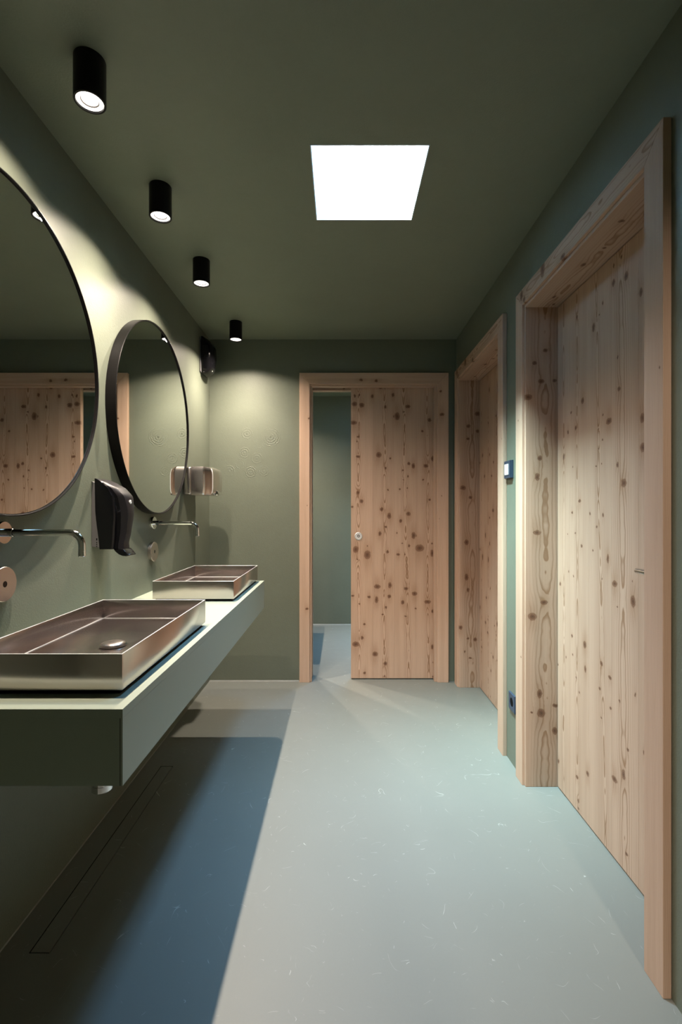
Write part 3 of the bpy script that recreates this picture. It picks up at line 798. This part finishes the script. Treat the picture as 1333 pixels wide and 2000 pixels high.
# ---------------------------------------------------------------- taps and sensors
def tap(y, label):
    z = 1.1365
    r = empty('wall_tap', (XL, y, z), label, 'tap', 'chrome wall taps')
    bm = bmesh.new(); lathe(bm, 'x', (XL, y, z), [(0.0, 0.0), (0.0305, 0.0), (0.0305, 0.0145), (0.0295, 0.0165), (0.011, 0.0165)], 48, close=False)
    mesh('rosette', bm, M['chrome'], r, smooth=30)
    bm = bmesh.new(); lathe(bm, 'x', (XL, y, z), [(0.0112, 0.015), (0.0112, 0.040), (0.0105, 0.041)], 32, close=False); mesh('collar', bm, M['chrome'], r, smooth=30)
    R = 0.034; xe = -0.700
    pts = [(XL + 0.016, y, z), (-0.85, y, z), (-0.78, y, z)] + [(xe - R + R * math.sin(a), y, z - R + R * math.cos(a)) for a in [math.pi / 2 * k / 10 for k in range(11)]] + [(xe, y, z - 0.050)]
    bm = bmesh.new(); tube(bm, pts, 0.0092, 24); mesh('spout', bm, M['chrome'], r, smooth=40)
    bm = bmesh.new(); lathe(bm, 'z', (xe, y, z), [(0.0096, -0.0505), (0.0096, -0.0635), (0.0088, -0.0645), (0.0075, -0.0645), (0.0065, -0.062), (0.0, -0.062)], 24); mesh('aerator', bm, M['chrome'], r, smooth=30)
tap(1.300, 'chrome wall spout over the near basin, wall end cut by the photo edge')
tap(2.345, 'chrome wall spout over the far basin below the far round mirror')

def sensor(y, label):
    z = 0.997
    r = empty('sensor_plate', (XL, y, z), label, 'sensor', 'round steel sensor plates')
    bm = bmesh.new(); lathe(bm, 'x', (XL, y, z), [(0.0, 0.0), (0.0475, 0.0), (0.0475, 0.0155), (0.0462, 0.017), (0.0085, 0.017), (0.0085, 0.013), (0.0, 0.013)], 56)
    mesh('plate', bm, M['steel_disc'], r, smooth=30)
    bm = bmesh.new(); lathe(bm, 'x', (XL, y, z), [(0.0, 0.0132), (0.0083, 0.0132), (0.0078, 0.0165), (0.0, 0.0168)], 24)
    tag(mesh('sensor_eye', bm, M['black_gloss'], r, smooth=30), 'black round sensor eye')
sensor(1.300, 'round brushed steel tap sensor with black eye at the left photo edge, near basin')
sensor(2.345, 'round brushed steel tap sensor with black eye on the wall behind the far basin')

# ---------------------------------------------------------------- mirrors
def mirror(y, label):
    z, R = 1.635, 0.455
    r = empty('round_mirror', (XL, y, z), label, 'mirror', 'round black framed mirrors')
    bm = bmesh.new()
    lathe(bm, 'x', (XL, y, z), [(R - 0.012, 0.0), (R - 0.001, 0.0), (R, 0.001), (R, 0.0405), (R - 0.0012, 0.042), (R - 0.0035, 0.042), (R - 0.0045, 0.0412), (R - 0.0052, 0.036), (R - 0.012, 0.034), (R - 0.012, 0.0)], 160, close=False)
    tag(mesh('frame', bm, M['black'], r, smooth=30), 'deep black metal ring')
    bm = bmesh.new(); lathe(bm, 'x', (XL, y, z), [(0.0, 0.001), (R - 0.0125, 0.001), (R - 0.0125, 0.0335), (R - 0.0056, 0.0345), (R - 0.0060, 0.0355), (0.0, 0.0355)], 160)
    mesh('glass', bm, M['mirror'], r, smooth=20)
mirror(1.300, 'near large round mirror with black frame, cut by the left photo edge')
mirror(2.340, 'far round mirror with deep black frame, wholly in view on the left wall')

# ---------------------------------------------------------------- things on the left wall, built as depth over the wall
def bulge(bm, yc, zs, hw, depth, back, nt=24, col=None):
    """a shell whose depth off the wall is depth(t, z), half width hw(z), open rim closed down to back(z);
    col(k, z) places the columns"""
    tf = col or (lambda k, z: -1 + 2 * k / nt)
    F, Bk = [], []
    for z in zs:
        F.append([bm.verts.new((XL + depth(tf(k, z), z), yc + hw(z) * tf(k, z), z)) for k in range(nt + 1)])
        Bk.append([bm.verts.new((XL + back(z), yc + hw(z) * s, z)) for s in (-1, 1)])
    for i in range(len(zs) - 1):
        for k in range(nt):
            f = bm.faces.new((F[i][k], F[i][k + 1], F[i + 1][k + 1], F[i + 1][k]))
            if col and nt // 6 <= k < nt - nt // 6: f.material_index = 1
        bm.faces.new((F[i][0], F[i + 1][0], Bk[i + 1][0], Bk[i][0]))
        bm.faces.new((F[i][-1], F[i + 1][-1], Bk[i + 1][1], Bk[i][1]))
        bm.faces.new((Bk[i][0], Bk[i][1], Bk[i + 1][1], Bk[i + 1][0]))
    for i in (0, -1): bm.faces.new(F[i] + [Bk[i][1], Bk[i][0]])
    return bm


def lerp_keys(keys):
    def f(v):
        if v <= keys[0][0]: return keys[0][1]
        for (a, x), (b, y) in zip(keys, keys[1:]):
            if v <= b:
                s = (v - a) / (b - a); s = s * s * (3 - 2 * s) * 0.5 + s * 0.5
                return x + (y - x) * s
        return keys[-1][1]
    return f
def sstep(a, b, v):
    s = min(1, max(0, (v - a) / (b - a))); return s * s * (3 - 2 * s)

# soap dispenser
yc = 1.838
r = empty('soap_dispenser', (XL, yc, 1.053), 'black soap dispenser with grey back plate on the left wall between the mirrors', 'soap dispenser')
bk = lerp_keys([(1.053, 0.030), (1.20, 0.014), (1.315, 0.012)])
bm = bmesh.new()
prism(bm, [(0, 1.062), (0.031, 1.058), (0.022, 1.13), (0.015, 1.20), (0.013, 1.25), (0.012, 1.300), (0, 1.305)], lambda a, b, w: (XL + a, w, b), yc - 0.054, yc + 0.054, 0.0008)
tag(mesh('back_plate', bm, M['grey_plastic'], r), 'grey plastic back plate')
sd = lerp_keys([(1.053, 0.078), (1.10, 0.082), (1.18, 0.086), (1.245, 0.082), (1.278, 0.066), (1.300, 0.042), (1.3155, 0.016)])
rg = lerp_keys([(1.053, 0.030), (1.075, 0.026), (1.12, 0.034), (1.20, 0.040), (1.255, 0.036), (1.285, 0.024), (1.305, 0.010), (1.3155, 0.002)])
bw = lerp_keys([(1.053, 0.60), (1.12, 0.52), (1.20, 0.66), (1.27, 0.92), (1.3155, 1.0)])
def soap_depth(t, z):
    a = abs(t)
    return sd(z) * (1 - 0.06 * max(0, (a - 0.86) / 0.14) ** 2) + rg(z) * (1 - sstep(bw(z) - 0.16, bw(z) + 0.06, a)) * (1 - 0.22 * t * t)
zs = [1.053 + (1.3155 - 1.053) * k / 40 for k in range(41)]
def soap_col(k, z):                                  # glossy sides, satin front band between columns 6 and 30
    w = min(bw(z) - 0.03, 0.965)
    if k <= 6: return -1 + (1 - w) * k / 6
    if k >= 30: return w + (1 - w) * (k - 30) / 6
    return -w + 2 * w * (k - 6) / 24
bm = bulge(bmesh.new(), yc, zs, lambda z: 0.056, soap_depth, bk, 36, soap_col)
mesh('cover', bm, [M['black_gloss'], M['black_satin']], r, smooth=35)
bm = bmesh.new()
prism(bm, [(0.070, 1.0525), (0.108, 1.0525), (0.116, 1.043), (0.127, 1.031), (0.1285, 1.027), (0.120, 1.0245), (0.104, 1.026), (0.090, 1.032), (0.078, 1.042)], lambda a, b, w: (XL + a, w, b), yc - 0.034, yc + 0.034, 0.003)
tag(mesh('push_lever', bm, M['black_gloss'], r, smooth=35), 'glossy black curved outlet lever')
bm = bmesh.new()
xf = soap_depth(-0.05, 1.232)
lathe(bm, 'x', (XL + xf - 0.0035, yc - 0.003, 1.229), [(0.0075, 0.0), (0.0075, 0.0062), (0.006, 0.0070), (0.0030, 0.0070), (0.0028, 0.0060), (0.0, 0.0060)], 20)
tag(mesh('badge', bm, M['white_plastic'], r), 'small round white badge')
bm = bmesh.new()
for z, h in ((1.090, 0.008), (1.078, 0.003), (1.071, 0.003), (1.064, 0.003)): box(bm, XL + 0.017, XL + 0.021, yc - 0.0545, yc - 0.0535, z - h / 2, z + h / 2)
mesh('mounting_slots', bm, M['void'], r)

# air freshener high in the corner
yc = 3.215
r = empty('air_freshener', (XL, yc, 2.10), 'glossy black air freshener high on the left wall near the room corner', 'air freshener')
bm = bmesh.new(); box(bm, XL, XL + 0.010, yc - 0.075, yc + 0.075, 2.105, 2.335, 0.004, 2); tag(mesh('back_plate', bm, M['grey_plastic'], r), 'grey back plate edge')
fd = lerp_keys([(2.098, 0.030), (2.108, 0.056), (2.14, 0.078), (2.22, 0.088), (2.28, 0.084), (2.315, 0.066), (2.333, 0.040), (2.338, 0.026)])
fw = lerp_keys([(2.098, 0.050), (2.115, 0.062), (2.20, 0.076), (2.30, 0.078), (2.338, 0.068)])
def fresh_depth(t, z): return 0.010 + (fd(z) - 0.010) * (1 - 0.42 * abs(t) ** 3.2)
zs = [2.098 + 0.24 * k / 36 for k in range(37)]
bm = bulge(bmesh.new(), yc, zs, fw, fresh_depth, lambda z: 0.009, 28)
mesh('cover', bm, M['black_gloss'], r, smooth=40)
for k, dy in enumerate((-0.045, -0.030, -0.015)):
    bm = bmesh.new()
    tt = dy / 0.077
    prism(bm, [(0.0, -0.0022), (0.0022, 0.0), (0.0, 0.0022)], lambda a, b, w: (XL + fresh_depth(tt, w) + a - 0.0005, yc + dy + b, w), 2.16 + 0.012 * k, 2.29 - 0.006 * k)
    mesh('grille_rib', bm, M['black_gloss'], r)
bm = bmesh.new(); lathe(bm, 'x', (XL + fresh_depth(-0.2, 2.125) - 0.001, yc - 0.012, 2.125), [(0.0042, 0.0), (0.0042, 0.003), (0.0, 0.004)], 16)
tag(mesh('indicator', bm, M['white_plastic'], r, smooth=40), 'tiny pale indicator light')

# hand dryer
yc, hwd = 2.935, 0.125
r = empty('hand_dryer', (XL, yc, 1.29), 'brushed steel hand dryer on the left wall behind the far mirror', 'hand dryer')
bm = bmesh.new(); box(bm, XL, XL + 0.048, yc - hwd, yc + hwd, 1.2905, 1.4545, 0.010, 3); mesh('back_housing', bm, M['steel_z'], r, smooth=40)
pf = lerp_keys([(-1.0, 0.118), (-0.97, 0.127), (-0.58, 0.160), (-0.52, 0.163), (0.2, 0.178), (0.75, 0.176), (0.93, 0.160), (1.0, 0.128)])
def dry_depth(t, z):
    s = (z - 1.3725) / 0.083
    e = 1 - 0.16 * max(0.0, s) ** 5 - 0.10 * max(0.0, -s) ** 5
    return 0.050 + (pf(t) - 0.050) * e
def dry_w(z):
    s = abs(z - 1.3725) / 0.083
    return hwd * (1 - 0.05 * s ** 6)
zs = [1.2895 + 0.166 * k / 30 for k in range(31)]
bm = bulge(bmesh.new(), yc, zs, dry_w, dry_depth, lambda z: 0.050, 40)
mesh('cover', bm, M['steel_z'], r, smooth=30)
bm = bmesh.new()
prism(bm, [(0.132, 1.2890), (0.176, 1.2890), (0.183, 1.296), (0.179, 1.312), (0.168, 1.322), (0.135, 1.300)], lambda a, b, w: (XL + a, w, b), yc - 0.020, yc + 0.070, 0.003)
tag(mesh('air_outlet', bm, M['chrome'], r, smooth=35), 'polished outlet lip')
bm = bmesh.new(); tube(bm, [(XL + dry_depth(-0.58, z) + 0.001, yc - 0.0715 * dry_w(z) / hwd, z) for z in [1.300 + 0.146 * k / 14 for k in range(15)]], 0.0030, 8)
tag(mesh('front_edge', bm, M['satin_white_metal'], r, smooth=40), 'bright polished edge')
bm = bmesh.new(); lathe(bm, 'y', (XL + 0.064, yc - hwd + 0.0005, 1.373), [(0.006, 0.001), (0.006, -0.0012), (0.003, -0.0016), (0.0028, -0.0004), (0.0, -0.0004)], 20)
mesh('screw', bm, M['chrome'], r, smooth=30)

# ---------------------------------------------------------------- switch and socket between the cubicle doors
y0, y1, z0, z1 = 2.258, 2.340, 1.351, 1.435
r = empty('light_switch', (XR, (y0 + y1) / 2, (z0 + z1) / 2), 'dark blue square wall switch with white rocker between the two cubicle doors', 'switch')
bm = bmesh.new(); box(bm, XR - 0.010, XR, y0, y1, z0, z1, 0.0015, 2); mesh('back_box', bm, M['switch'], r)
bm = bmesh.new(); box(bm, XR - 0.017, XR - 0.0102, y0 + 0.001, y1 - 0.001, z0 + 0.001, z1 - 0.001, 0.0015, 2); mesh('frame', bm, M['switch'], r)
bm = bmesh.new(); box(bm, XR - 0.0195, XR - 0.0172, y0 + 0.018, y1 - 0.012, z0 + 0.016, z1 - 0.016, 0.001, 2); tag(mesh('rocker', bm, M['white_plastic'], r), 'white rocker')

y0, y1, z0, z1 = 2.222, 2.302, 0.256, 0.336
yc, zc = (y0 + y1) / 2, (z0 + z1) / 2
r = empty('power_socket', (XR, yc, zc), 'dark blue power socket low on the wall between the two cubicle doors', 'socket')
n = 40
bm = bmesh.new()
def ringpts(rad, x): return [bm.verts.new((x, yc + rad * math.cos(2 * math.pi * k / n), zc + rad * math.sin(2 * math.pi * k / n))) for k in range(n)]
def sqpts(h, x):
    out = []
    for k in range(n):
        a = 2 * math.pi * k / n; m = max(abs(math.cos(a)), abs(math.sin(a)))
        out.append(bm.verts.new((x, yc + h * math.cos(a) / m, zc + h * math.sin(a) / m)))
    return out
R_ = [sqpts(0.040, XR), sqpts(0.040, XR - 0.007), sqpts(0.0385, XR - 0.0085), ringpts(0.0215, XR - 0.0085), ringpts(0.0205, XR - 0.0075)]
for A, B in zip(R_, R_[1:]):
    for k in range(n): bm.faces.new((A[k], A[(k + 1) % n], B[(k + 1) % n], B[k]))
mesh('cover_plate', bm, M['switch'], r, smooth=30)
bm = bmesh.new(); lathe(bm, 'x', (XR, yc, zc), [(0.0205, -0.0076), (0.0198, -0.0008), (0.0, -0.0008)], 40); tag(mesh('well', bm, M['void'], r), 'round dark plug well')
for s in (-1, 1):
    bm = bmesh.new(); box(bm, XR - 0.0070, XR - 0.0010, yc - 0.003, yc + 0.003, zc + s * 0.0185 - 0.0012, zc + s * 0.0185 + 0.0012); mesh('earth_clip', bm, M['chrome'], r)

# ---------------------------------------------------------------- ceiling spots
def lamp_data(watts=LAMP_WATTS, cone=152, pts=None):
    l = bpy.data.lights.new('spot_lamp', 'SPOT')
    l.energy = watts; l.color = LAMP_COLOUR
    l.spot_size = math.radians(cone); l.spot_blend = 0.25
    l.shadow_soft_size = 0.012
    l.use_nodes = True
    t = l.node_tree; n, lk = t.nodes, t.links
    em = n['Emission']
    tc = n.new('ShaderNodeTexCoord'); sp = n.new('ShaderNodeSeparateXYZ'); ab = n.new('ShaderNodeMath'); ab.operation = 'ABSOLUTE'
    rp = n.new('ShaderNodeValToRGB')
    lk.new(tc.outputs['Normal'], sp.inputs[0]); lk.new(sp.outputs[2], ab.inputs[0]); lk.new(ab.outputs[0], rp.inputs[0])
    cr = rp.color_ramp; cr.interpolation = 'LINEAR'
    pts = pts or [(0.28, 0.0), (0.38, 0.04), (0.50, 0.10), (0.60, 0.165), (0.68, 0.235), (0.78, 0.40), (0.87, 0.54), (0.95, 0.70), (1.0, 0.74)]     # beam of a narrow reflector lamp, by cosine
    while len(cr.elements) < len(pts): cr.elements.new(0.5)
    for e_, (p_, v_) in zip(cr.elements, pts): e_.position = p_; e_.color = (v_, v_, v_, 1)
    lk.new(rp.outputs[0], em.inputs['Strength'])
    return l
LAMP = lamp_data()
FILL_LAMP = lamp_data(260.0, 176, [(0.05, 0.0), (0.15, 0.5), (0.3, 0.75), (0.5, 0.9), (1.0, 1.0)])     # unseen lamp added behind the viewer to light the door edges
FILL_LAMP.shadow_soft_size = 0.09


def downlight(x, y, label, grp='black ceiling spots over the counter', lamp=LAMP):
    zb = ZC - 0.113
    r = empty('ceiling_spot', (x, y, ZC), label, 'spotlight', grp)
    bm = bmesh.new()
    lathe(bm, 'z', (x, y, ZC), [(0.0, 0.0), (0.0395, 0.0), (0.040, -0.001), (0.040, -0.1122), (0.0393, -0.113), (0.0345, -0.113), (0.0342, -0.110), (0.0342, -0.104), (0.0, -0.104)], 56)
    mesh('housing', bm, M['black'], r, smooth=30)
    bm = bmesh.new(); lathe(bm, 'z', (x, y, ZC), [(0.0338, -0.104), (0.0338, -0.1085), (0.0235, -0.1085), (0.0235, -0.104)], 48, close=False); tag(mesh('outer_lens', bm, M['lens'], r, smooth=30), 'glowing white lens rim')
    bm = bmesh.new(); lathe(bm, 'z', (x, y, ZC), [(0.0234, -0.1042), (0.0234, -0.1080), (0.0212, -0.1060), (0.0212, -0.1042)], 48, close=False); mesh('retaining_ring', bm, M['lens_ring'], r, smooth=30)
    bm = bmesh.new(); lathe(bm, 'z', (x, y, ZC), [(0.0, -0.1042), (0.0211, -0.1042), (0.0211, -0.1055), (0.0, -0.1075)], 40); tag(mesh('lamp', bm, M['lens'], r, smooth=30), 'glowing lamp')
    o = bpy.data.objects.new('spot_lamp', lamp)
    finish(o, r, (x, y, zb - 0.003))
    return r
SX = -0.672
downlight(SX, 1.287, 'nearest and largest black cylinder spot on the ceiling, upper left')
downlight(SX, 1.790, 'second black cylinder spot from the front, above the gap between the mirrors')
downlight(SX, 2.315, 'third black cylinder spot from the front, above the far basin')
downlight(SX, 3.072, 'farthest and smallest black cylinder spot, beside the air freshener')
downlight(-0.55, 3.90, 'black cylinder spot in the room behind the sliding door', 'black ceiling spots of the next room')
downlight(-0.55, 4.40, 'second black cylinder spot in the room behind the sliding door', 'black ceiling spots of the next room')
downlight(0.66, -1.65, 'black cylinder spot with a wide beam in the lobby behind the viewer', 'black ceiling spots of the lobby', FILL_LAMP)
